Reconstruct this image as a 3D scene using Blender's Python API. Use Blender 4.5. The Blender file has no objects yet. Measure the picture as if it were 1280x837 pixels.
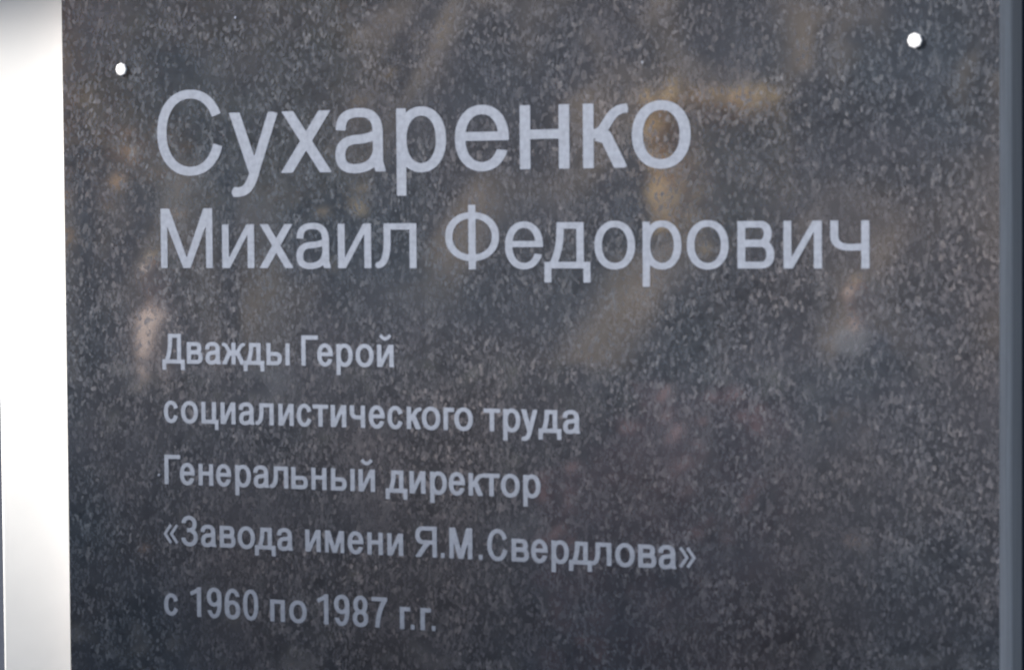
import bpy, bmesh, math, random
import numpy as np
from mathutils import Vector, Matrix, noise
from mathutils.geometry import tessellate_polygon

SC = bpy.context.scene
COL = SC.collection
ZC = 2.0                      # height of the plaque's middle above the ground, metres

# ------------------------------------------------------------------ camera
yaw, pitch, roll = math.radians(24.30), math.radians(-2.394), math.radians(-0.422)
F = Vector((-math.sin(yaw) * math.cos(pitch), math.cos(yaw) * math.cos(pitch), math.sin(pitch)))
r0 = Vector((math.cos(yaw), math.sin(yaw), 0)); u0 = r0.cross(F)
RX = math.cos(roll) * r0 + math.sin(roll) * u0
UP = -math.sin(roll) * r0 + math.cos(roll) * u0
cd = bpy.data.cameras.new('camera'); cam = bpy.data.objects.new('camera', cd); COL.objects.link(cam)
m = Matrix((RX, UP, -F)).transposed().to_4x4()
m.translation = Vector((0, 0, ZC)) - F * 1.6271
cam.matrix_world = m
cd.sensor_width = 36; cd.lens = 3500 / 1280 * 36
cd.clip_start = 0.05; cd.clip_end = 2000
cd.dof.use_dof = True; cd.dof.focus_distance = 2.6; cd.dof.aperture_fstop = 27
SC.camera = cam

# ------------------------------------------------------------------ sky, sun, exposure
SUN = Vector((-0.85, -0.25, 0.46)).normalized()     # towards the sun
w = bpy.data.worlds.new('World'); SC.world = w; w.use_nodes = True
nt = w.node_tree; bg = nt.nodes['Background']
sk = nt.nodes.new('ShaderNodeTexSky'); sk.sky_type = 'NISHITA'; sk.sun_disc = False
sk.sun_elevation = math.asin(SUN.z); sk.sun_rotation = math.atan2(SUN.x, SUN.y)
sk.air_density = 1.0; sk.dust_density = 2.0
nt.links.new(sk.outputs[0], bg.inputs[0]); bg.inputs[1].default_value = 0.06
sd = bpy.data.lights.new('sun', 'SUN'); sd.energy = 5.0; sd.angle = math.radians(10); sd.color = (1, 0.96, 0.91)
so = bpy.data.objects.new('sun', sd); COL.objects.link(so)
so.rotation_euler = SUN.to_track_quat('Z', 'Y').to_euler()
SC.view_settings.view_transform = 'Standard'; SC.view_settings.look = 'None'
SC.view_settings.gamma = 1; SC.view_settings.exposure = 1.55

# ------------------------------------------------------------------ helpers
def tag(o, label=None, cat=None, group=None, kind=None):
    if label: o['label'] = label
    if cat: o['category'] = cat
    if group: o['group'] = group
    if kind: o['kind'] = kind
    return o

def empty(name, loc=(0, 0, 0), rz=0):
    o = bpy.data.objects.new(name, None); COL.objects.link(o); o.location = loc; o.rotation_euler.z = rz
    o.empty_display_size = 0.1
    return o

def link(name, me, mat=None, parent=None, loc=(0, 0, 0)):
    o = bpy.data.objects.new(name, me); COL.objects.link(o); o.location = loc
    if mat and not me.materials: me.materials.append(mat)
    if parent: o.parent = parent
    return o

def pm(name, V, Fc, smooth=False):
    me = bpy.data.meshes.new(name); me.from_pydata([tuple(v) for v in V], [], Fc); me.update()
    if smooth: me.polygons.foreach_set('use_smooth', [True] * len(me.polygons))
    return me

def box_me(name, x0, x1, y0, y1, z0, z1, bev=0):
    bm = bmesh.new(); bmesh.ops.create_cube(bm, size=1)
    for v in bm.verts:
        v.co = Vector((x0 + (v.co.x + .5) * (x1 - x0), y0 + (v.co.y + .5) * (y1 - y0), z0 + (v.co.z + .5) * (z1 - z0)))
    if bev: bmesh.ops.bevel(bm, geom=bm.edges[:], offset=bev, segments=2, affect='EDGES', profile=0.5)
    me = bpy.data.meshes.new(name); bm.to_mesh(me); bm.free(); return me

class NT:
    def __init__(s, name):
        s.m = bpy.data.materials.new(name); s.m.use_nodes = True; s.t = s.m.node_tree
        s.b = s.t.nodes['Principled BSDF']; s.co = s.t.nodes.new('ShaderNodeTexCoord')
    def n(s, typ, **k):
        nd = s.t.nodes.new(typ)
        for a, v in k.items():
            if a.startswith('i_'):
                key = a[2:]; nd.inputs[int(key) if key.isdigit() else key.replace('_', ' ')].default_value = v
            else: setattr(nd, a, v)
        return nd
    def l(s, a, b): s.t.links.new(a, b)
    def mapped(s, scale=(1, 1, 1), rot=(0, 0, 0)):
        mp = s.n('ShaderNodeMapping'); mp.inputs['Scale'].default_value = scale; mp.inputs['Rotation'].default_value = rot
        s.l(s.co.outputs['Object'], mp.inputs[0]); return mp.outputs[0]
    def noise(s, vec, scale, detail=4, rough=.55):
        nd = s.n('ShaderNodeTexNoise'); nd.inputs['Scale'].default_value = scale
        nd.inputs['Detail'].default_value = detail; nd.inputs['Roughness'].default_value = rough
        s.l(vec, nd.inputs['Vector']); return nd.outputs['Fac']
    def ramp(s, fac, stops):
        nd = s.n('ShaderNodeValToRGB'); e = nd.color_ramp.elements
        while len(e) < len(stops): e.new(0.5)
        for el, (p, c) in zip(e, stops):
            el.position = p; el.color = (c if len(c) == 4 else (*c, 1)) if isinstance(c, tuple) else (c, c, c, 1)
        s.l(fac, nd.inputs[0]); return nd.outputs['Color']
    def mix(s, fac, a, b, typ='MIX'):
        nd = s.n('ShaderNodeMix', data_type='RGBA', blend_type=typ)
        for sock, v in ((nd.inputs[0], fac), (nd.inputs[6], a), (nd.inputs[7], b)):
            if isinstance(v, (int, float)): sock.default_value = v
            elif isinstance(v, tuple): sock.default_value = (*v, 1)
            else: s.l(v, sock)
        return nd.outputs[2]
    def bump(s, h, strength, dist):
        nd = s.n('ShaderNodeBump'); nd.inputs['Strength'].default_value = strength; nd.inputs['Distance'].default_value = dist
        s.l(h, nd.inputs['Height']); s.l(nd.outputs[0], s.b.inputs['Normal'])

def simple_mat(name, c1, c2, scale, rough=.7, bump=0):
    t = NT(name); f = t.noise(t.mapped(), scale)
    t.l(t.ramp(f, [(.3, c1), (.7, c2)]), t.b.inputs['Base Color']); t.b.inputs['Roughness'].default_value = rough
    if rough >= .9: t.b.inputs['Specular IOR Level'].default_value = .1
    if bump: t.bump(f, .5, bump)
    return t.m

# ------------------------------------------------------------------ materials
def granite(name='polished_granite', polished=True):
    t = NT(name)
    v1 = t.mapped((1, 1, .60), (0, math.radians(20), 0))
    warp = t.n('ShaderNodeTexNoise'); warp.inputs['Scale'].default_value = 700; t.l(v1, warp.inputs['Vector'])
    wv = t.n('ShaderNodeVectorMath', operation='MULTIPLY_ADD'); wv.inputs[1].default_value = (.0016, .0016, .0016)
    t.l(warp.outputs['Color'], wv.inputs[0]); t.l(v1, wv.inputs[2])
    def cells(scale):
        vo = t.n('ShaderNodeTexVoronoi'); vo.inputs['Scale'].default_value = scale; t.l(wv.outputs[0], vo.inputs['Vector'])
        sp = t.n('ShaderNodeSeparateColor'); t.l(vo.outputs['Color'], sp.inputs[0]); return sp.outputs[0]
    c1, c2 = cells(640), cells(1150)         # crystals of about 2 and 1 mm
    n2 = t.noise(v1, 900, 2, .6)
    big = t.noise(t.mapped(), 5, 3, .5)
    mid = t.noise(t.mapped(), 38, 3, .6)
    where = t.noise(t.mapped((1, 1, 1.6)), 13, 3, .6)
    base = t.ramp(c1, [(0, (.038, .042, .051)), (.40, (.053, .059, .070)), (.75, (.074, .080, .093)), (.92, (.108, .114, .130)), (1.0, (.15, .154, .166))])
    fine = t.ramp(c2, [(0, .78), (.6, .99), (.85, 1.10), (1.0, 1.5)])
    base = t.mix(1.0, base, fine, 'MULTIPLY')
    base = t.mix(t.ramp(where, [(.34, .35), (.60, 1.0)]), (.062, .068, .082), base)
    base = t.mix(1.0, base, t.ramp(mid, [(.3, (.84, .85, .86)), (.7, (1.16, 1.15, 1.14))]), 'MULTIPLY')
    base = t.mix(1.0, base, t.ramp(big, [(.38, (.84, .92, 1.0)), (.5, (1, .98, 1.02)), (.65, (1.16, 1.05, 1.03))]), 'MULTIPLY')
    marks = t.noise(t.mapped((1, 1, .12)), 46, 4, .6)       # faint dried water runs
    base = t.mix(t.ramp(marks, [(.56, 0.0), (.70, .08)]), base, (.20, .21, .23))
    if not polished: base = t.mix(.72, base, t.mix(t.ramp(t.noise(t.mapped((60, 60, 1.2)), 9, 3, .6), [(.3, 0.0), (.7, 1.0)]), (.66, .60, .58), (.88, .82, .80)))
    t.l(base, t.b.inputs['Base Color'])
    if polished:
        t.l(t.ramp(c1, [(.7, .03), (1.0, .12)]), t.b.inputs['Roughness'])
        t.b.inputs['IOR'].default_value = 2.5
        t.bump(n2, .012, .0001)
    else:
        t.b.inputs['Roughness'].default_value = .38
    return t.m

def letter_paint():
    t = NT('silver_letter_paint')
    a = t.noise(t.mapped(), 300, 4, .6); b = t.noise(t.mapped(), 25, 3, .5)
    c = t.mix(b, (.255, .29, .365), (.31, .335, .40))
    c = t.mix(1.0, c, t.ramp(a, [(.3, .80), (.7, 1.14)]), 'MULTIPLY')
    t.l(c, t.b.inputs['Base Color']); t.b.inputs['Roughness'].default_value = .35
    t.bump(a, .3, .0002)
    return t.m

M_GRANITE = granite()
M_EDGE = granite('sawn_granite_edge', False)
M_LETTER = letter_paint()
M_CAP = simple_mat('white_screw_cap', (.78, .78, .80), (.86, .86, .86), 200, .35)
M_WHITE = simple_mat('white_wall_paint', (.80, .80, .79), (.83, .83, .82), 30, .75, .0004)
M_NAVY = simple_mat('navy_wall_paint', (.02, .028, .05), (.03, .04, .065), 12, .6, .001)
M_SHADE_BOARD = simple_mat('shade_board_grey', (.25, .26, .28), (.33, .34, .35), 9, .5)  # for the added board that shades the top
M_PAVE = simple_mat('light_paving', (.026, .032, .042), (.036, .043, .055), .6, .9)
M_ASPH = simple_mat('asphalt', (.028, .033, .042), (.042, .048, .058), 3, .9)
M_GRASS = simple_mat('autumn_grass', (.10, .09, .045), (.16, .12, .06), .8, .95)
M_WOOD = simple_mat('autumn_wood', (.11, .09, .068), (.20, .155, .105), .30, .95)
M_HEDGE = simple_mat('dark_hedge_leaf', (.022, .03, .022), (.045, .055, .04), 1.2, .8)
M_REDLEAF = simple_mat('dull_red_leaf', (.11, .04, .05), (.17, .065, .075), 1.2, .8)
M_BARK = simple_mat('bark', (.07, .055, .04), (.12, .095, .07), 9, .95, .01)
M_LEAF = simple_mat('autumn_leaf', (.66, .44, .24), (.76, .54, .33), 1.3, .8)
M_LEAF2 = simple_mat('ochre_leaf', (.72, .54, .28), (.80, .64, .38), 1.3, .8)
for lm in (M_LEAF, M_LEAF2):                      # thin leaves let the back light through
    t_ = lm.node_tree; pb = t_.nodes['Principled BSDF']; out = t_.nodes['Material Output']
    tr = t_.nodes.new('ShaderNodeBsdfTranslucent'); mx = t_.nodes.new('ShaderNodeMixShader'); mx.inputs[0].default_value = .35
    t_.links.new(pb.inputs['Base Color'].links[0].from_socket, tr.inputs['Color'])
    t_.links.new(pb.outputs[0], mx.inputs[1]); t_.links.new(tr.outputs[0], mx.inputs[2]); t_.links.new(mx.outputs[0], out.inputs['Surface'])
M_SHADE_BLOCK = simple_mat('shade_block_grey', (.22, .22, .22), (.32, .31, .30), 14, .85, .003)  # for the added block that shades the lower part
M_SKIN = simple_mat('skin', (.74, .48, .36), (.80, .55, .43), 8, .36)
M_HAIR = simple_mat('fair_hair', (.66, .48, .28), (.78, .60, .38), 60, .32)
M_HAIR2 = simple_mat('dark_hair', (.03, .02, .015), (.06, .04, .03), 60, .6)
M_JACKET = simple_mat('light_cloth', (.62, .47, .40), (.72, .56, .48), 30, .85)
M_COAT = simple_mat('dark_red_cloth', (.24, .04, .06), (.34, .07, .09), 20, .85)
M_TROUSER = simple_mat('dark_cloth', (.10, .11, .13), (.13, .14, .16), 20, .85)
M_SHOE = simple_mat('black_leather', (.015, .015, .015), (.03, .03, .03), 20, .4)

# ------------------------------------------------------------------ wall and boards
navy = link('dark_wall', box_me('dark_wall', -3.2, 2.6, .20, .42, 0, 4.6), M_NAVY)
tag(navy, 'dark navy wall seen as a thin strip beside the granite plaque', 'wall')
pil = link('white_pilaster', box_me('white_pilaster', -.376, .250, .0275, .1985, 0, 4.4, .002), M_WHITE)
tag(pil, 'white painted pilaster behind the plaque, seen along its left edge', 'pilaster')
shade_board_z = ZC + .305  # added board above the view, placed for its soft shadow along the top
top_shade = link('ledge', box_me('ledge', -.75, .60, -.045, .0265, shade_board_z, shade_board_z + .03, .002), M_SHADE_BOARD)
tag(top_shade, 'added grey board out of view above the plaque, casting soft shade along the top', 'ledge')

LINES = [
    ('R', 70.7, 95.91, 'Сухаренко', [-214.6, -170.2, -134.4, -97.8, -57.6, -18.3, 21.5, 59.3, 93.5]),
    ('M', 50.8, 38.69, 'МихаилФедорович', [-218.1, -181.9, -155.5, -130.0, -102.4, -74.3, -25.1, 8.1, 35.3, 64.8, 93.7, 121.2, 149.8, 177.2, 204.4]),
    ('B', 25.4, -19.88, 'ДваждыГерой', [-228.4, -213.3, -200.3, -186.0, -171.8, -155.1, -133.4, -123.0, -109.8, -96.3, -82.5]),
    ('B', 25.4, -56.33, 'социалистическоготруда', [-230.6, -217.5, -203.1, -190.3, -177.2, -164.5, -150.0, -137.5, -126.5, -114.3, -101.5, -88.6, -76.3, -64.0, -52.7, -41.1, -31.5, -13.2, -0.5, 10.8, 23.7, 37.3]),
    ('B', 25.4, -94.38, 'Генеральныйдиректор', [-230.2, -219.6, -206.4, -193.9, -180.3, -167.5, -155.0, -141.2, -128.0, -111.8, -95.7, -75.9, -62.0, -48.2, -36.2, -23.9, -13.8, -1.7, 12.0]),
    ('B', 25.4, -131.90, '«ЗаводаимениЯ.М.Свердлова»', [-231.8, -218.6, -205.0, -191.6, -178.5, -165.4, -151.6, -132.5, -117.8, -103.6, -90.5, -77.1, -56.7, -45.8, -34.0, -21.1, -10.2, 4.3, 16.5, 29.6, 42.3, 55.7, 70.0, 83.7, 96.1, 108.2]),
    ('B', 25.4, -175.44, 'с1960по1987г.г.', [-232.2, -214.6, -201.6, -188.8, -176.0, -157.4, -143.3, -126.2, -113.4, -100.8, -88.1, -71.0, -66.0, -57.4, -52.2]),
]
WIDTHS = {'R': {'С': 46.9, 'у': 34.2, 'х': 34.8, 'а': 33.7, 'р': 32.5, 'е': 34.6, 'н': 31.2, 'к': 27.5, 'о': 35.6}, 'M': {'М': 36.6, 'и': 22.3, 'х': 23.4, 'а': 23.6, 'л': 26.1, 'Ф': 34.6, 'е': 24.1, 'д': 28.8, 'о': 25.0, 'р': 23.6, 'в': 21.7, 'ч': 22.4}, 'B': {'Д': 16.0, 'в': 11.1, 'а': 10.7, 'ж': 16.2, 'д': 14.4, 'ы': 16.0, 'Г': 11.4, 'е': 10.6, 'р': 11.0, 'о': 12.0, 'й': 11.0, 'с': 10.3, 'ц': 11.9, 'и': 10.5, 'л': 11.9, 'т': 10.6, 'ч': 10.2, 'к': 9.4, 'г': 6.9, 'у': 10.6, 'н': 10.3, 'ь': 11.3, '«': 9.6, 'З': 11.7, 'м': 12.9, 'Я': 14.1, '.': 2.4, 'М': 15.0, 'С': 13.2, '»': 9.3, '1': 7.4, '9': 10.4, '6': 10.9, '0': 10.6, 'п': 10.1, '8': 10.4, '7': 10.5}}

# ------------------------------------------------------------------ letters: signed fields -> outlines -> meshes
class G:
    """field of one glyph, x and y in mm; inside where d < 0; V, Hh = stroke widths"""
    def __init__(s, W, em, V, Hh, y0, y1, n):
        s.W, s.V, s.H = W, V, Hh
        s.st = em / n
        s.xs = np.arange(-em * .05, W + em * .05, s.st); s.ys = np.arange(y0 - em * .04, y1 + em * .04, s.st)
        s.X, s.Y = np.meshgrid(s.xs, s.ys); s.d = np.full(s.X.shape, 1e3)
    def add(s, f): s.d = np.minimum(s.d, f)
    def cut(s, f): s.d = np.maximum(s.d, -f)
    def rect(s, x0, x1, y0, y1):
        return np.maximum(np.maximum(x0 - s.X, s.X - x1), np.maximum(y0 - s.Y, s.Y - y1))
    def poly(s, P):                                   # convex polygon
        a = sum(P[i][0] * P[(i + 1) % len(P)][1] - P[(i + 1) % len(P)][0] * P[i][1] for i in range(len(P)))
        if a < 0: P = P[::-1]
        f = np.full(s.X.shape, -1e3)
        for i in range(len(P)):
            (ax, ay), (bx, by) = P[i], P[(i + 1) % len(P)]
            L = math.hypot(bx - ax, by - ay) or 1
            f = np.maximum(f, ((s.X - ax) * (by - ay) - (s.Y - ay) * (bx - ax)) / L)
        return f
    def ell(s, cx, cy, a, b, p=2.15):
        u = np.abs((s.X - cx) / a); v = np.abs((s.Y - cy) / b)
        return ((u ** p + v ** p) ** (1 / p) - 1) * min(a, b)
    def ring(s, x0, x1, y0, y1, V=None, Hh=None, p=2.15):
        V = V or s.V; Hh = Hh or s.H
        cx, cy, a, b = (x0 + x1) / 2, (y0 + y1) / 2, (x1 - x0) / 2, (y1 - y0) / 2
        return np.maximum(s.ell(cx, cy, a, b, p), -s.ell(cx, cy, a - V, b - Hh, p))
    def stroke(s, pts, t=None, k=None, cap=0):
        """anisotropic polyline stroke, flat ends"""
        t = t or s.V; k = k or s.V / s.H
        P = np.array(pts, float); Q = P * [1, k]; X, Y = s.X, s.Y * k
        f = np.full(X.shape, 1e3)
        n = len(Q) - 1
        for i in range(n):
            a, b = Q[i], Q[i + 1]; d = b - a; L2 = (d @ d) or 1e-9
            h = ((X - a[0]) * d[0] + (Y - a[1]) * d[1]) / L2
            hc = np.clip(h, 0, 1)
            g = np.hypot(X - a[0] - hc * d[0], Y - a[1] - hc * d[1]) - t / 2
            L = math.sqrt(L2)
            if i == 0: g = np.maximum(g, -h * L)
            if i == n - 1: g = np.maximum(g, (h - 1) * L)
            f = np.minimum(f, g)
        return f
    def outline(s):
        d = s.d + 1e-7; ny, nx = d.shape; ins = d < 0
        c = ins[:-1, :-1] * 1 + ins[:-1, 1:] * 2 + ins[1:, 1:] * 4 + ins[1:, :-1] * 8
        # edges keyed by (kind, j, i): 0 horizontal (j,i)-(j,i+1), 1 vertical (j,i)-(j+1,i)
        T = {1: [(3, 0)], 2: [(0, 1)], 3: [(3, 1)], 4: [(1, 2)], 5: [(3, 2), (1, 0)], 6: [(0, 2)], 7: [(3, 2)], 8: [(2, 3)],
             9: [(2, 0)], 10: [(0, 3), (2, 1)], 11: [(2, 1)], 12: [(1, 3)], 13: [(1, 0)], 14: [(0, 3)]}
        nxt = {}
        js, is_ = np.nonzero((c > 0) & (c < 15))
        for j, i in zip(js.tolist(), is_.tolist()):
            E = ((0, j, i), (1, j, i + 1), (0, j + 1, i), (1, j, i))
            for a, b in T[int(c[j, i])]: nxt[E[a]] = E[b]
        def pt(e):
            k, j, i = e
            if k == 0:
                t = d[j, i] / (d[j, i] - d[j, i + 1]); return (s.xs[i] + t * s.st, s.ys[j])
            t = d[j, i] / (d[j, i] - d[j + 1, i]); return (s.xs[i], s.ys[j] + t * s.st)
        loops = []
        while nxt:
            e0 = next(iter(nxt)); e = e0; lp = []
            while e in nxt: lp.append(pt(e)); e = nxt.pop(e)
            if len(lp) > 6: loops.append(simplify(lp, s.st * .10))
        return loops

def simplify(lp, tol):
    P = np.array(lp); n = len(P)
    k = int(np.argmax(((P - P[0]) ** 2).sum(1)))
    keep = {0, k}
    st = [(0, k), (k, n)]
    PP = np.vstack([P, P[:1]])
    while st:
        a, b = st.pop()
        if b - a < 2: continue
        d = PP[b] - PP[a]; L = math.hypot(*d) or 1e-9
        q = PP[a + 1:b] - PP[a]; h = np.abs(q[:, 0] * d[1] - q[:, 1] * d[0]) / L
        m_ = int(np.argmax(h))
        if h[m_] > tol: c = a + 1 + m_; keep.add(c); st += [(a, c), (c, b)]
    return [tuple(P[i]) for i in sorted(keep)]

def bez(*P, n=14):
    P = [np.array(p, float) for p in P]; out = []
    for i in range(n + 1):
        t = i / n; Q = P
        while len(Q) > 1: Q = [Q[k] * (1 - t) + Q[k + 1] * t for k in range(len(Q) - 1)]
        out.append(tuple(Q[0]))
    return out

def glyph(ch, W, em, style):
    bold = style == 'B'
    V = em * (.114 if bold else .091 if style == 'M' else .094); Hh = em * (.094 if bold else .073 if style == 'M' else .076)
    xh, cap, o = em * .521, em * .716, em * .012
    y0, y1 = 0, cap
    if ch in 'урдДцФ,': y0 = -em * .22
    if ch == 'й': y1 = em * .76
    if ch in '()': pass
    g = G(W, em, V, Hh, y0, y1 + o, 150 if style != 'B' else 84)
    R = g.rect
    h = xh if ch.islower() else cap
    N = lambda x, y: (x * W, y * h)
    NL = lambda L: [N(*p) for p in L]
    stemL = lambda hh: R(0, V, 0, hh)
    def bowl(x1, ya, yb, inner=True):           # half bowl attached to the left stem
        a = (yb - ya) / 2; r = min(a, (x1 - V) * .62)
        f = g.ell(x1 - r, (ya + yb) / 2, r, a, 2.3); body = R(V * .3, x1 - r, ya, yb)
        out = np.minimum(f, body)
        i_ = np.minimum(g.ell(x1 - r, (ya + yb) / 2, r - V, a - Hh, 2.3), R(V, x1 - r + 1e-4, ya + Hh, yb - Hh))
        return np.maximum(out, -i_)
    if ch in 'оО0':
        g.add(g.ring(0, W, -o, h + o, p=2.15 if ch == 'о' else 2.35))
    elif ch in 'сС':
        g.add(g.ring(0, W * 1.0, -o, h + o))
        if ch == 'С': a, b, c, d = (.82, .68), (1.05, .76), (.84, .366), (1.05, .305)
        else: a, b, c, d = (.70, .63), (1.05, .71), (.70, .37), (1.05, .29)
        ap = (.42, .50)
        g.cut(g.poly([N(*ap), N(a[0], a[1]), N(1.3, b[1] + (b[1] - a[1])), N(1.3, d[1] - (c[1] - d[1])), N(c[0], c[1])]))
    elif ch == 'е':
        g.add(g.ring(0, W, -o, h + o))
        hb = Hh / h * .95
        g.cut(g.poly([N(.5, .53 - hb / 2), N(1.2, .53 - hb / 2), N(1.2, .28), N(.72, .325), N(.5, .38)]))
        g.add(R(V * .5, W - V * .25, .53 * h - hb * h / 2, .53 * h + hb * h / 2))
    elif ch == 'а':
        vx = W - V * .5 - W * .055
        g.add(g.stroke([N(.11, .67)] + bez(N(.12, .76), (W * .16, h + o - Hh / 2), (W * .46, h + o - Hh / 2), n=8) +
                       bez((W * .50, h + o - Hh / 2), (vx, h + o - Hh / 2), (vx, h * .62), n=10)))
        g.add(R(vx - V / 2, vx + V / 2, h * .16, h * .66))
        g.add(g.poly([(vx - V / 2, h * .17), (vx + V / 2, h * .17), (W, 0), (W - V * 1.05, 0)]))
        xl, yb = V * .5, Hh * .5 - o
        g.add(g.stroke([(vx, h * .60)] + bez((vx, h * .60), (W * .62, h * .52), (W * .40, h * .52), n=6) +
                       bez((W * .40, h * .52), (xl, h * .50), (xl, h * .27), n=8) + bez((xl, h * .27), (xl, yb), (W * .38, yb), n=8) +
                       bez((W * .38, yb), (vx * .92, yb), (vx, h * .33), n=8)))
    elif ch == 'р':
        g.add(R(0, V * .95, -em * .205, xh)); g.add(g.ring(0, W, -o, h + o, V=V)); 
        g.cut(R(-5, 0, -99, 99))
    elif ch == 'у':
        x = V * .62
        g.add(g.poly([N(0, 1), (V * 1.12, h), (W * .5 + V * .52, h * .04), (W * .5 - V * .40, -h * .06)]))
        g.add(g.stroke([(W - x * .9, h), (W * .5 + V * .02, h * .02)] + bez((W * .5, h * .0), (W * .40, -h * .27), (W * .30, -em * .205 + Hh / 2), (W * .07, -em * .195 + Hh / 2), n=10), t=V * 1.0, k=1.15))
        g.cut(R(-9, W + 9, h, 99))
    elif ch == 'х':
        t = V * 1.22
        g.add(g.poly([(W * .02, h), (W * .02 + t, h), (W, 0), (W - t, 0)])); g.add(g.poly([(W * .98, h), (W * .98 - t, h), (0, 0), (t, 0)]))
    elif ch in 'нН':
        g.add(stemL(h)); g.add(R(W - V, W, 0, h)); g.add(R(V * .5, W - V * .5, h * .47, h * .47 + Hh))
    elif ch == 'к':
        g.add(stemL(h)); m_ = .53
        g.add(g.stroke(bez(N(.22, m_), N(.60, m_ + .0), N(.50, 1.0 - Hh / h * .55), (W, h - Hh * .55), n=14), t=V * .95))
        g.cut(R(-9, 99, h, 99))
        g.add(g.poly([(V * .9, h * (m_ - .09)), (V * 1.6, h * (m_ + .07)), (W * .60, h * (m_ + .02)), (W * 1.02, 0), (W * 1.02 - V * 1.25, 0), (W * .46, h * .40)]) if False else g.stroke([N(.30, m_ - .01), N(.52, m_ - .05), (W - V * .55, -h * .02)], t=V * 1.12, k=1))
        g.cut(R(-9, 99, -99, 0))
    elif ch == 'ж':
        c = W / 2; g.add(R(c - V / 2, c + V / 2, 0, h))
        for sg in (-1, 1):
            q = lambda x, y: (c + sg * x * W / 2, y * h)
            g.add(g.stroke(bez(q(.1, .53), q(.55, .53), q(.45, .94), q(.97, .92), n=12), t=V * .85))
            g.add(g.stroke([q(.15, .53), q(.40, .49), (c + sg * (W / 2 - V * .5), -h * .02)], t=V * 1.0, k=1))
        g.cut(R(-9, 99, h, 99)); g.cut(R(-9, 99, -99, 0))
    elif ch in 'ий':
        g.add(stemL(h)); g.add(R(W - V, W, 0, h))
        g.add(g.poly([(V * .55, 0), (V * 1.02, 0), (W - V * .55, h), (W - V * 1.02, h)]))
        g.add(g.poly([(V * .2, 0), (V * 1.15, 0), (W - V * .2, h), (W - V * 1.15, h)]))
        if ch == 'й': g.add(g.stroke(bez((W * .20, em * .745), (W * .5, em * .575), (W * .80, em * .745), n=10), t=Hh * .85, k=1))
    elif ch == 'М':
        g.add(stemL(h)); g.add(R(W - V, W, 0, h)); t = V * 1.1
        g.add(g.poly([(0, h), (V * 1.35, h), (W * .5 + t * .5, 0), (W * .5 - t * .5, 0)]))
        g.add(g.poly([(W, h), (W - V * 1.35, h), (W * .5 - t * .5, 0), (W * .5 + t * .5, 0)]))
    elif ch == 'м':
        v = V * .85; g.add(R(0, v, 0, h)); g.add(R(W - v, W, 0, h)); t = V * .9
        g.add(g.poly([(0, h), (v * 1.4, h), (W * .5 + t * .5, 0), (W * .5 - t * .5, 0)]))
        g.add(g.poly([(W, h), (W - v * 1.4, h), (W * .5 - t * .5, 0), (W * .5 + t * .5, 0)]))
    elif ch == 'л':
        g.add(R(W - V, W, 0, h)); g.add(R(W * .17, W, h - Hh, h))
        g.add(g.stroke([N(.17 + V / W * .5, 1), N(.17 + V / W * .5, .62)] + bez(N(.17 + V / W * .5, .60), N(.17 + V / W * .46, Hh / h * .45), (0, Hh * .48), n=12)))
        g.cut(R(-9, 99, h, 99)); g.cut(R(-9, 99, -99, 0))
    elif ch in 'дД':
        fd = em * (.16 if style != 'B' else .155); fw = V * .95
        xr = W - fw * .92; lx = W * .27
        g.add(R(xr - V, xr, 0, h)); g.add(R(lx, xr, h - Hh, h))
        g.add(g.stroke([(lx + V * .5, h), (lx + V * .46, h * .72)] + bez((lx + V * .46, h * .70), (lx + V * .3, h * .3), (fw * 1.0, Hh * .2), n=10)))
        g.cut(R(-9, 99, h, 99)); g.cut(R(-9, 99, -99, 0))
        g.add(R(0, W, 0, Hh)); g.add(R(0, fw, -fd, Hh)); g.add(R(W - fw, W, -fd, Hh))
    elif ch == 'в':
        g.add(stemL(h)); m_ = h * .53
        g.add(bowl(W, 0, m_ + Hh * .45)); g.add(bowl(W * .93, m_ - Hh * .45, h))
    elif ch == 'ь':
        g.add(stemL(h)); g.add(bowl(W, 0, h * .60))
    elif ch == 'ы':
        g.add(stemL(h)); g.add(bowl(W * .66, 0, h * .60)); g.add(R(W - V, W, 0, h))
    elif ch in 'гГ':
        g.add(stemL(h)); g.add(R(0, W, h - Hh * 1.05, h))
    elif ch == 'п':
        g.add(stemL(h)); g.add(R(W - V, W, 0, h)); g.add(R(0, W, h - Hh, h))
    elif ch == 'т':
        g.add(R(W / 2 - V / 2, W / 2 + V / 2, 0, h)); g.add(R(0, W, h - Hh, h))
    elif ch == 'ц':
        xr = W - V * .55; g.add(stemL(h)); g.add(R(xr - V, xr, 0, h)); g.add(R(0, W, 0, Hh)); g.add(R(W - V * .85, W, -em * .15, Hh))
    elif ch == 'ч':
        g.add(R(W - V, W, 0, h))
        yb = h * .37 + Hh / 2
        g.add(g.stroke([(V * .5, h), (V * .5, h * .68)] + bez((V * .5, h * .68), (V * .5, yb), (W * .52, yb), n=10) + bez((W * .52, yb), (W * .75, yb), (W - V * .5, h * .46), n=6)))
        g.cut(R(-9, W - V, h, 99))
    elif ch == 'Ф':
        c = W / 2; g.add(R(c - V / 2, c + V / 2, -em * .012, h + em * .012)); g.add(g.ring(0, W, h * .115, h * .90))
    elif ch == 'Я':
        xr = W; g.add(R(W - V, W, 0, h)); yb = h * .42
        a = (h - yb) / 2; r = a * .95
        f = np.minimum(g.ell(r, (h + yb) / 2, r, a, 2.3), R(r, W - V * .3, yb, h))
        i_ = np.minimum(g.ell(r, (h + yb) / 2, r - V, a - Hh, 2.3), R(r - 1e-4, W - V, yb + Hh, h - Hh))
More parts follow.
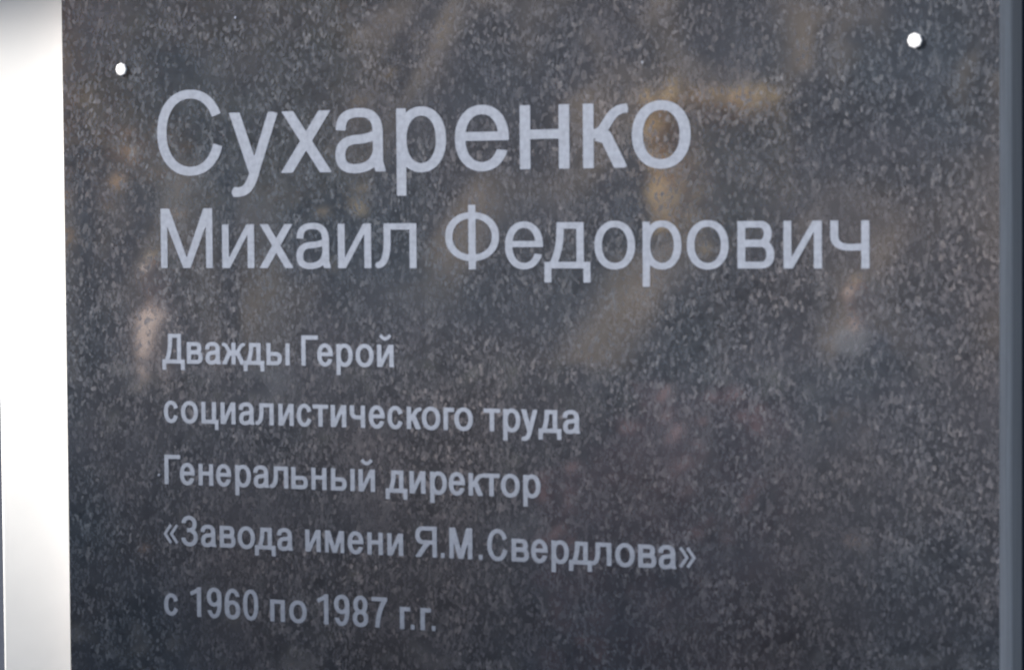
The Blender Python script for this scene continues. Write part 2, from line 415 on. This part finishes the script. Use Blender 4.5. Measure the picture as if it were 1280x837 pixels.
        g.add(np.maximum(f, -i_)); g.add(g.stroke([(W * .62, yb + Hh * .6), (W * .42, h * .32), (V * .4, -h * .03)], t=V * 1.05, k=1)); g.cut(R(-9, 99, -99, 0))
    elif ch in 'З8':
        u, l = h * .535, h * .545
        if ch == '8':
            g.add(g.ring(0, W, -o, l, p=2.2)); g.add(g.ring(W * .05, W * .95, l - Hh, h + o, p=2.2))
        else:
            up = g.ring(W * .02, W * .94, h * .53 - Hh / 2, h + o); lo = g.ring(0, W, -o, h * .53 + Hh / 2)
            up = np.maximum(up, -g.poly([(-9, h * .45), (W * .36, h * .45), (W * .36, h * .76), (-9, h * .78)]))
            lo = np.maximum(lo, -g.poly([(-9, h * .62), (W * .36, h * .62), (W * .36, h * .27), (-9, h * .25)]))
            g.add(up); g.add(lo)
    elif ch in '69':
        gx, gy = g.X.copy(), g.Y.copy()
        if ch == '9': g.X, g.Y = W - gx, h - gy
        g.add(g.ring(0, W, -o, h * .62))
        big = g.ring(0, W * 1.02, -o, h + o, p=2.2)
        keep = np.minimum(R(-9, W * .34, -9, h), R(-9, W * 1.1, h * .70, 999))
        f = np.maximum(big, keep)
        f = np.maximum(f, -R(W * .6, 999, -9, h * .755))
        g.add(f); g.X, g.Y = gx, gy
    elif ch == '7':
        g.add(R(0, W, h - Hh, h)); g.add(g.stroke(bez((W - V * .4, h - Hh * .4), (W * .42, h * .55), (W * .36, 0), n=10), k=1)); g.cut(R(-9, 99, -99, 0))
        g.cut(R(W, 99, -9, 99))
    elif ch == '1':
        g.add(R(W - V, W, 0, h)); g.add(g.stroke(bez((W - V * .35, h - Hh * .3), (W * .55, h * .86), (0, h * .77), n=8), t=Hh * 1.0, k=1)); g.cut(R(-9, 99, h, 99)); g.cut(R(W, 99, -9, 99))
    elif ch == '.':
        g.add(R(0, W, 0, V * 1.0))
    elif ch in '«»':
        hh = em * .44; t = V * .62; yb = em * .05
        for k in (0, 1):
            xa = k * W * .47 + t * .3; xb = xa + W * .44
            if ch == '»': xa, xb = W - xa, W - xb
            g.add(g.stroke([(xb, yb + hh), (xa, yb + hh / 2), (xb, yb)], t=t, k=1))
    return g.outline()

def area(L): return sum(L[i - 1][0] * L[i][1] - L[i][0] * L[i - 1][1] for i in range(len(L))) / 2

def letter_mesh(ch, W, em, style, depth):
    loops = [l for l in glyph(ch, W, em, style) if abs(area(l)) > .05]
    V, Fc = [], []
    polys = [[Vector((x, y, 0)) for x, y in l] for l in loops]
    flat = [p for l in loops for p in l]; n = len(flat)
    # group each outer loop with its holes
    big = max(loops, key=lambda l: abs(area(l))); sgn = 1 if area(big) > 0 else -1
    outs = [l for l in loops if area(l) * sgn > 0]; holes = [l for l in loops if area(l) * sgn < 0]
    def inside(p, l):
        c = False
        for i in range(len(l)):
            (x1, y1_), (x2, y2) = l[i - 1], l[i]
            if (y1_ > p[1]) != (y2 > p[1]) and p[0] < (x2 - x1) * (p[1] - y1_) / (y2 - y1_) + x1: c = not c
        return c
    mm = .001
    for ol in outs:
        grp = [ol] + [hl for hl in holes if inside(hl[0], ol)]
        tri = tessellate_polygon([[Vector((x, y, 0)) for x, y in l] for l in grp])
        pts = [p for l in grp for p in l]; b = len(V)
        ins = .35 * depth
        V += [((x - W / 2) * mm, -depth * mm, y * mm) for x, y in pts]
        V += [((x - W / 2) * mm, 0.0002, y * mm) for x, y in pts]
        for t in tri:
            (ax, ay), (bx, by), (cx, cy) = pts[t[0]], pts[t[1]], pts[t[2]]
            ccw = (bx - ax) * (cy - ay) - (cx - ax) * (by - ay) > 0
            t = tuple(t) if ccw else tuple(t)[::-1]
            Fc.append(tuple(b + i for i in t))       # faces -y
        k = 0; m_ = len(pts)
        for l in grp:
            c = len(l)
            for i in range(c):
                p, q = b + k + i, b + k + (i + 1) % c
                Fc.append((p, p + m_, q + m_, q) if area(ol) > 0 else (p, q, q + m_, p + m_))
            k += c
    return pm('letter', V, Fc)

# ------------------------------------------------------------------ the plaque
PL = empty('granite_plaque', (0, 0, ZC))
tag(PL, 'dark polished granite memorial plaque with silver Cyrillic lettering', 'plaque')

def slab_mesh():
    x0, x1, z0, z1, t, c = -.3070, .2940, -.31, .235, .0255, .0058
    # rings from back to front: back edge, start of chamfer, front
    R_ = []
    for ins, y in ((0, t), (0, c), (c * .12, c * .66), (c * .52, c * .30), (c * 1.0, 0)):
        R_.append([(x0 + ins * .12, y, z0 + ins), (x1 - ins, y, z0 + ins), (x1 - ins, y, z1 - ins), (x0 + ins * .12, y, z1 - ins)])
    V = [p for r in R_ for p in r]; Fc = [(3, 2, 1, 0)[::-1]]
    for k in range(len(R_) - 1):
        for i in range(4):
            a, b = k * 4 + i, k * 4 + (i + 1) % 4; Fc.append((a, b, b + 4, a + 4))
    e = (len(R_) - 1) * 4
    Fc.append((e, e + 1, e + 2, e + 3))
    me = pm('slab', V, Fc)
    bm = bmesh.new(); bm.from_mesh(me); bmesh.ops.recalc_face_normals(bm, faces=bm.faces); bm.to_mesh(me); bm.free()
    return me
sm_ = slab_mesh()
slab = link('slab', sm_, M_GRANITE, PL); sm_.materials.append(M_EDGE)
for pl in sm_.polygons:
    if abs(pl.normal.y) < .97: pl.material_index = 1

cache = {}
for style, em, z, text, xs in LINES:
    for ch, x in zip(text, xs):
        key = (style, ch)
        if key not in cache:
            cache[key] = letter_mesh(ch, WIDTHS[style][ch], em, style, .12)
        link('letter', cache[key], M_LETTER, PL, (x * .001, 0, z * .001))

def screw_mesh(r, hgt, n=8):
    prof = [(r, 0), (r, hgt * .6), (r * .96, hgt * .88), (r * .88, hgt), (r * .5, hgt * 1.0), (r * .42, hgt * .9)]
    V, Fc = [], []
    for (pr, ph) in prof:
        for k in range(n):
            a = 2 * math.pi * k / n; V.append((pr * math.cos(a), -ph, pr * math.sin(a)))
    for j in range(len(prof) - 1):
        for k in range(n):
            a, b = j * n + k, j * n + (k + 1) % n; Fc.append((a, b, b + n, a + n))
    V.append((0, -hgt * .88, 0)); c = len(V) - 1; j = (len(prof) - 1) * n
    for k in range(n): Fc.append((j + k, j + (k + 1) % n, c))
    me = pm('screw_cap', V, Fc)
    return me
sc_me = screw_mesh(.0042, .0009)
for x, z, s in ((-.2631, .1611, .94), (.2416, .1624, 1.0)):
    o = link('screw_cap', sc_me, M_CAP, PL, (x, 0, z)); o.scale = (s, 1, s)
tag(o, 'larger white screw cap at the top right corner')
rnd = random.Random(4)
def chip(x, z, r):
    V, n = [], 7
    for k in range(n):
        a = 2 * math.pi * k / n; q = r * rnd.uniform(.75, 1.2); V.append((q * math.cos(a), 0.0001, q * math.sin(a)))
    V += [(v[0] * .7, -.0003, v[2] * .7) for v in V]
    Fc = [tuple(range(n, 2 * n))] + [(k, (k + 1) % n, n + (k + 1) % n, n + k) for k in range(n)]
    link('paint_speck', pm('paint_speck', V, Fc), M_LETTER, PL, (x, 0, z))
chip(.0823, .1554, .0010)
for x, z, r in ((-.2400, -.0890, .0010), (-.1820, .190, .0009)): chip(x, z, r)

# ------------------------------------------------------------------ the place the polished stone mirrors, and an added shade block
gr = link('ground', pm('ground', [(-900, -900, 0), (900, -900, 0), (900, 900, 0), (-900, 900, 0)], [(0, 1, 2, 3)]), M_GRASS)
tag(gr, kind='structure')
pv = link('pavement', pm('pavement', [(-90, -19, .004), (30, -19, .004), (30, .19, .004), (-90, .19, .004)], [(0, 1, 2, 3)]), M_ASPH)
tag(pv, kind='structure')

sq = link('square', pm('square', [(-90, -70, .004), (30, -70, .004), (30, -19, .004), (-90, -19, .004)], [(0, 1, 2, 3)]), M_PAVE)
tag(sq, kind='structure')
shade_block = link('side_shade_block', box_me('side_shade_block', -1.5, -.56, -.37, -.25, 0, ZC + .315, .004), M_SHADE_BLOCK)  # added unseen block; its wide penumbra dims the lower plaque and pilaster
tag(shade_block, 'added grey block out of view left of the plaque, casting soft shade over its lower part', 'shade_block')

# wooded slope across the square
V, Fc = [], []
NX, NY = 420, 70
for j in range(NY):
    for i in range(NX):
        x = -120 + 130 * i / (NX - 1); y = -33 - 34 * j / (NY - 1); t = j / (NY - 1)
        p = Vector((x, y, 0))
        hh = 13 * min(1, t * 2.0) ** .8 + (.4 * noise.noise(p * .16) + .5 * noise.noise(p * .45) + .7 * noise.noise(p * 1.2) + .5 * noise.noise(p * 2.6)) * min(1, t * 8)
        V.append((x + .8 * noise.noise(p * .9), y + 1.2 * noise.noise(p * .5 + Vector((9, 0, 0))), -.3 + hh * (1 if j else 0)))
for j in range(NY - 1):
    for i in range(NX - 1):
        a = j * NX + i; Fc.append((a + 1, a, a + NX, a + NX + 1))
wood = link('autumn_wood', pm('autumn_wood', V, Fc, True), M_WOOD); tag(wood, 'brown autumn wood on the slope across the square', 'wood', kind='stuff')

def tree(x, y, hgt, spread, seed, leaf, label, nleaf=5000):
    r = random.Random(seed); T = empty('autumn_tree', (x, y, 0)); tag(T, label, 'tree', 'autumn trees across the square')
    V, Fc = [], []
    def limb(p, q, ra, rb):
        d = (q - p).normalized(); s = d.orthogonal().normalized(); t = d.cross(s); b = len(V)
        for (c, rr) in ((p, ra), (q, rb)):
            for k in range(7):
                a = 6.283 * k / 7; V.append(c + (s * math.cos(a) + t * math.sin(a)) * rr)
        for k in range(7): Fc.append((b + k, b + (k + 1) % 7, b + 7 + (k + 1) % 7, b + 7 + k))
    top = Vector((r.uniform(-.2, .2), r.uniform(-.2, .2), hgt * .42)); limb(Vector((0, 0, 0)), top, hgt * .028, hgt * .018)
    tips = []
    for k in range(9):
        a = 6.283 * k / 9 + r.random(); e = top + Vector((math.cos(a) * spread * r.uniform(.3, .8), math.sin(a) * spread * r.uniform(.3, .8), hgt * r.uniform(.12, .5)))
        limb(top, e, hgt * .012, hgt * .004); tips.append(e)
    link('trunk', pm('trunk', V, Fc, True), M_BARK, T)
    LV, LF = [], []
    for k in range(nleaf):
        c = r.choice(tips) + Vector((r.gauss(0, .32), r.gauss(0, .32), r.gauss(0, .30))) * spread * .95
        n = Vector((r.gauss(0, 1), r.gauss(0, 1), r.gauss(0, 1))).normalized(); s = n.orthogonal().normalized(); t = n.cross(s); z = r.uniform(.09, .17)
        b = len(LV); LV += [c + s * z, c + t * z * .6, c - s * z, c - t * z * .6]; LF.append((b, b + 1, b + 2, b + 3))
    cr = link('crown', pm('crown', LV, LF), leaf, T)
def mirrored(px, dist, y=0):
    """ground point whose reflection in the polished front shows at the angle of image column px"""
    a = yaw - math.atan((px - 640) / 3500); c = m.translation
    return c.x - dist * math.sin(a), -c.y - dist * math.cos(a)
trees = [(*mirrored(110, 30), 6.2, 2.3, M_LEAF, 'reddish autumn tree at the left end of the row'),
         (*mirrored(290, 29), 5.6, 1.5, M_LEAF2, 'ochre autumn tree second in the row'),
         (*mirrored(915, 34), 3.7, .62, M_LEAF2, 'small ochre tree near the kerb')]
for i, (x, y, h_, s_, lf, lb) in enumerate(trees): tree(x, y, h_, s_, 11 + i, lf, lb + ' across the square')

def leafy(name, spots, n, leaf, label, cat, size, seed):
    r = random.Random(seed); LV, LF = [], []
    for q in range(n):
        (cx, cy, rx, ry, z0, z1) = r.choice(spots)
        a = r.uniform(0, 6.283); d = r.uniform(0, 1) ** .4; z = r.uniform(z0, z1)
        c = Vector((cx + rx * d * math.cos(a), cy + ry * d * math.sin(a), z + .10 * noise.noise(Vector((cx, cy, z)) * 3)))
        nn = Vector((r.gauss(0, 1), r.gauss(0, 1), r.gauss(0, 1))).normalized(); s = nn.orthogonal().normalized(); t = nn.cross(s); z = r.uniform(.6, 1.2) * size
        b = len(LV); LV += [c + s * z, c + t * z * .6, c - s * z, c - t * z * .6]; LF.append((b, b + 1, b + 2, b + 3))
    o = link(name, pm(name, LV, LF), leaf); tag(o, label, cat); return o
rr_ = random.Random(3); spots = []
for q in range(34):
    x, y = mirrored(-300 + q * 1900 / 33, 12.6 + rr_.uniform(-.2, .2)); spots.append((x, y, .34, .34, .05, 1.37 + rr_.uniform(-.06, .05)))
leafy('dark_hedge', spots, 14000, M_HEDGE, 'clipped dark green hedge facing the plaque across the path', 'hedge', .07, 5)
spots = []
for px, dst, top in ((740, 11.3, 1.02), (860, 11.0, 1.42), (800, 11.6, 1.25), (930, 11.5, 1.28)):
    x, y = mirrored(px, dst); spots.append((x, y, .22, .22, .1, top))
leafy('red_shrub', spots, 1500, M_REDLEAF, 'loose shrub with dull red leaves in front of the dark hedge', 'shrub', .06, 6)

# people
def skin_obj(name, J, E, mat, parent, sub=2, root=0):
    me = bpy.data.meshes.new(name); me.from_pydata([j[0] for j in J], E, [])
    o = link(name, me, mat, parent)
    sm = o.modifiers.new('skin', 'SKIN'); sm.use_smooth_shade = True
    for k, j in enumerate(J):
        rr = j[1] if isinstance(j[1], tuple) else (j[1], j[1]); me.skin_vertices[0].data[k].radius = rr
    me.skin_vertices[0].data[root].use_root = True
    ss = o.modifiers.new('sub', 'SUBSURF'); ss.levels = sub; ss.render_levels = sub
    return o

def person(x, y, rz, hgt, top_m, hair_m, label, long_coat=False, longhair=False):
    P = empty('person', (x, y, 0), rz); tag(P, label, 'person'); k = hgt / 1.75; P.scale = (k, k, k)
    J = [((0, 0, .98), (.13, .10)), ((0, 0, 1.15), (.115, .09)), ((0, -.01, 1.36), (.15, .10)), ((0, 0, 1.47), .055), ((0, .01, 1.55), .05),
         ((0, .012, 1.60), (.082, .095)), ((0, .008, 1.66), (.102, .118)), ((0, .0, 1.74), (.092, .105))]
    E = [(0, 1), (1, 2), (2, 3), (3, 4), (4, 5), (5, 6), (6, 7)]
    for s in (-1, 1):
        b = len(J)
        J += [((s * .19, 0, 1.41), .055), ((s * .23, -.02, 1.14), .042), ((s * .24, .05, .90), .028), ((s * .24, .065, .84), (.036, .018))]
        E += [(2, b), (b, b + 1), (b + 1, b + 2), (b + 2, b + 3)]
        h0 = b + 3
        for q, (dy, ln) in enumerate(((-.030, .075), (-.010, .085), (.010, .080), (.028, .062))):
            c = len(J); J += [((s * .242, .068 + dy, .80), .009), ((s * .236, .070 + dy, .80 - ln * .5), .008), ((s * .226, .072 + dy, .80 - ln), .007)]
            E += [(h0, c), (c, c + 1), (c + 1, c + 2)]
        c = len(J); J += [((s * .225, .105, .835), .011), ((s * .215, .125, .80), .009)]; E += [(h0, c), (c, c + 1)]
        b = len(J)
        J += [((s * .09, 0, .90), .085), ((s * .10, .01, .50), .058), ((s * .10, -.01, .09), .036), ((s * .105, .12, .035), .03)]
        E += [(0, b), (b, b + 1), (b + 1, b + 2), (b + 2, b + 3)]
    skin_obj('body', J, E, M_SKIN, P)
    # face pieces
    for nm, loc, sc_, mt in (('nose', (0, .098, 1.635), (.013, .02, .022), M_SKIN), ('mouth', (0, .088, 1.592), (.024, .008, .006), M_COAT)):
        bm = bmesh.new(); bmesh.ops.create_icosphere(bm, subdivisions=2, radius=1)
        me = bpy.data.meshes.new(nm); bm.to_mesh(me); bm.free(); q = link(nm, me, mt, P, loc); q.scale = sc_
    for s in (-1, 1):
        for nm, loc, sc_, mt in (('eye', (s * .03, .085, 1.66), (.012, .008, .007), M_HAIR2), ('ear', (s * .078, .01, 1.64), (.01, .018, .03), M_SKIN)):
            bm = bmesh.new(); bmesh.ops.create_icosphere(bm, subdivisions=2, radius=1)
            me = bpy.data.meshes.new(nm); bm.to_mesh(me); bm.free(); q = link(nm, me, mt, P, loc); q.scale = sc_
    bm = bmesh.new(); bmesh.ops.create_uvsphere(bm, u_segments=24, v_segments=16, radius=1)
    bmesh.ops.delete(bm, geom=[v for v in bm.verts if v.co.z < -.15 and v.co.y > -.3 or v.co.y > .35 and v.co.z < .55 or (not longhair and v.co.z < -.75)], context='VERTS')
    for v in bm.verts:
        v.co = Vector((v.co.x * .094, v.co.y * .110, v.co.z * .105)) * (1 + .05 * noise.noise(v.co * 9))
        if longhair and v.co.z < 0: v.co.z *= 2.0
    me = bpy.data.meshes.new('hair'); bm.to_mesh(me); bm.free(); me.polygons.foreach_set('use_smooth', [True] * len(me.polygons))
    link('hair', me, hair_m, P, (0, -.012, 1.70))
    # clothing
    J = [((0, 0, .84 if not long_coat else .62), (.20, .15)), ((0, 0, 1.12), (.15, .12)), ((0, -.01, 1.36), (.185, .135)), ((0, 0, 1.465), (.085, .08))]
    E = [(0, 1), (1, 2), (2, 3)]
    for s in (-1, 1):
        b = len(J); J += [((s * .20, 0, 1.40), .078), ((s * .24, -.02, 1.14), .062), ((s * .245, .045, .90), .048)]; E += [(2, b), (b, b + 1), (b + 1, b + 2)]
    skin_obj('coat' if long_coat else 'jacket', J, E, top_m, P)
    J = [((0, 0, .98), (.155, .125))]; E = []
    for s in (-1, 1):
        b = len(J); J += [((s * .09, 0, .88), .105), ((s * .10, .01, .50), .076), ((s * .10, -.005, .10), .06)]; E += [(0, b), (b, b + 1), (b + 1, b + 2)]
    skin_obj('trousers', J, E, M_TROUSER, P)
    for s in (-1, 1):
        J = [((0, -.04, .045), (.045, .045)), ((0, .06, .04), (.05, .04)), ((0, .16, .03), (.04, .028))]
        q = skin_obj('shoe', J, [(0, 1), (1, 2)], M_SHOE, P); q.location = (s * .10, -.005, 0)
    return P

PX, PY = mirrored(200, 17)
person(PX, PY + 0, math.radians(42), 1.83, M_JACKET, M_HAIR, 'fair haired person in a pale jacket, mirrored in the stone')
PX, PY = mirrored(1078, 17)
person(PX, PY, math.radians(42), 1.66, M_TROUSER, M_HAIR, 'person with light brown hair in grey clothes, mirrored beside the last letter')
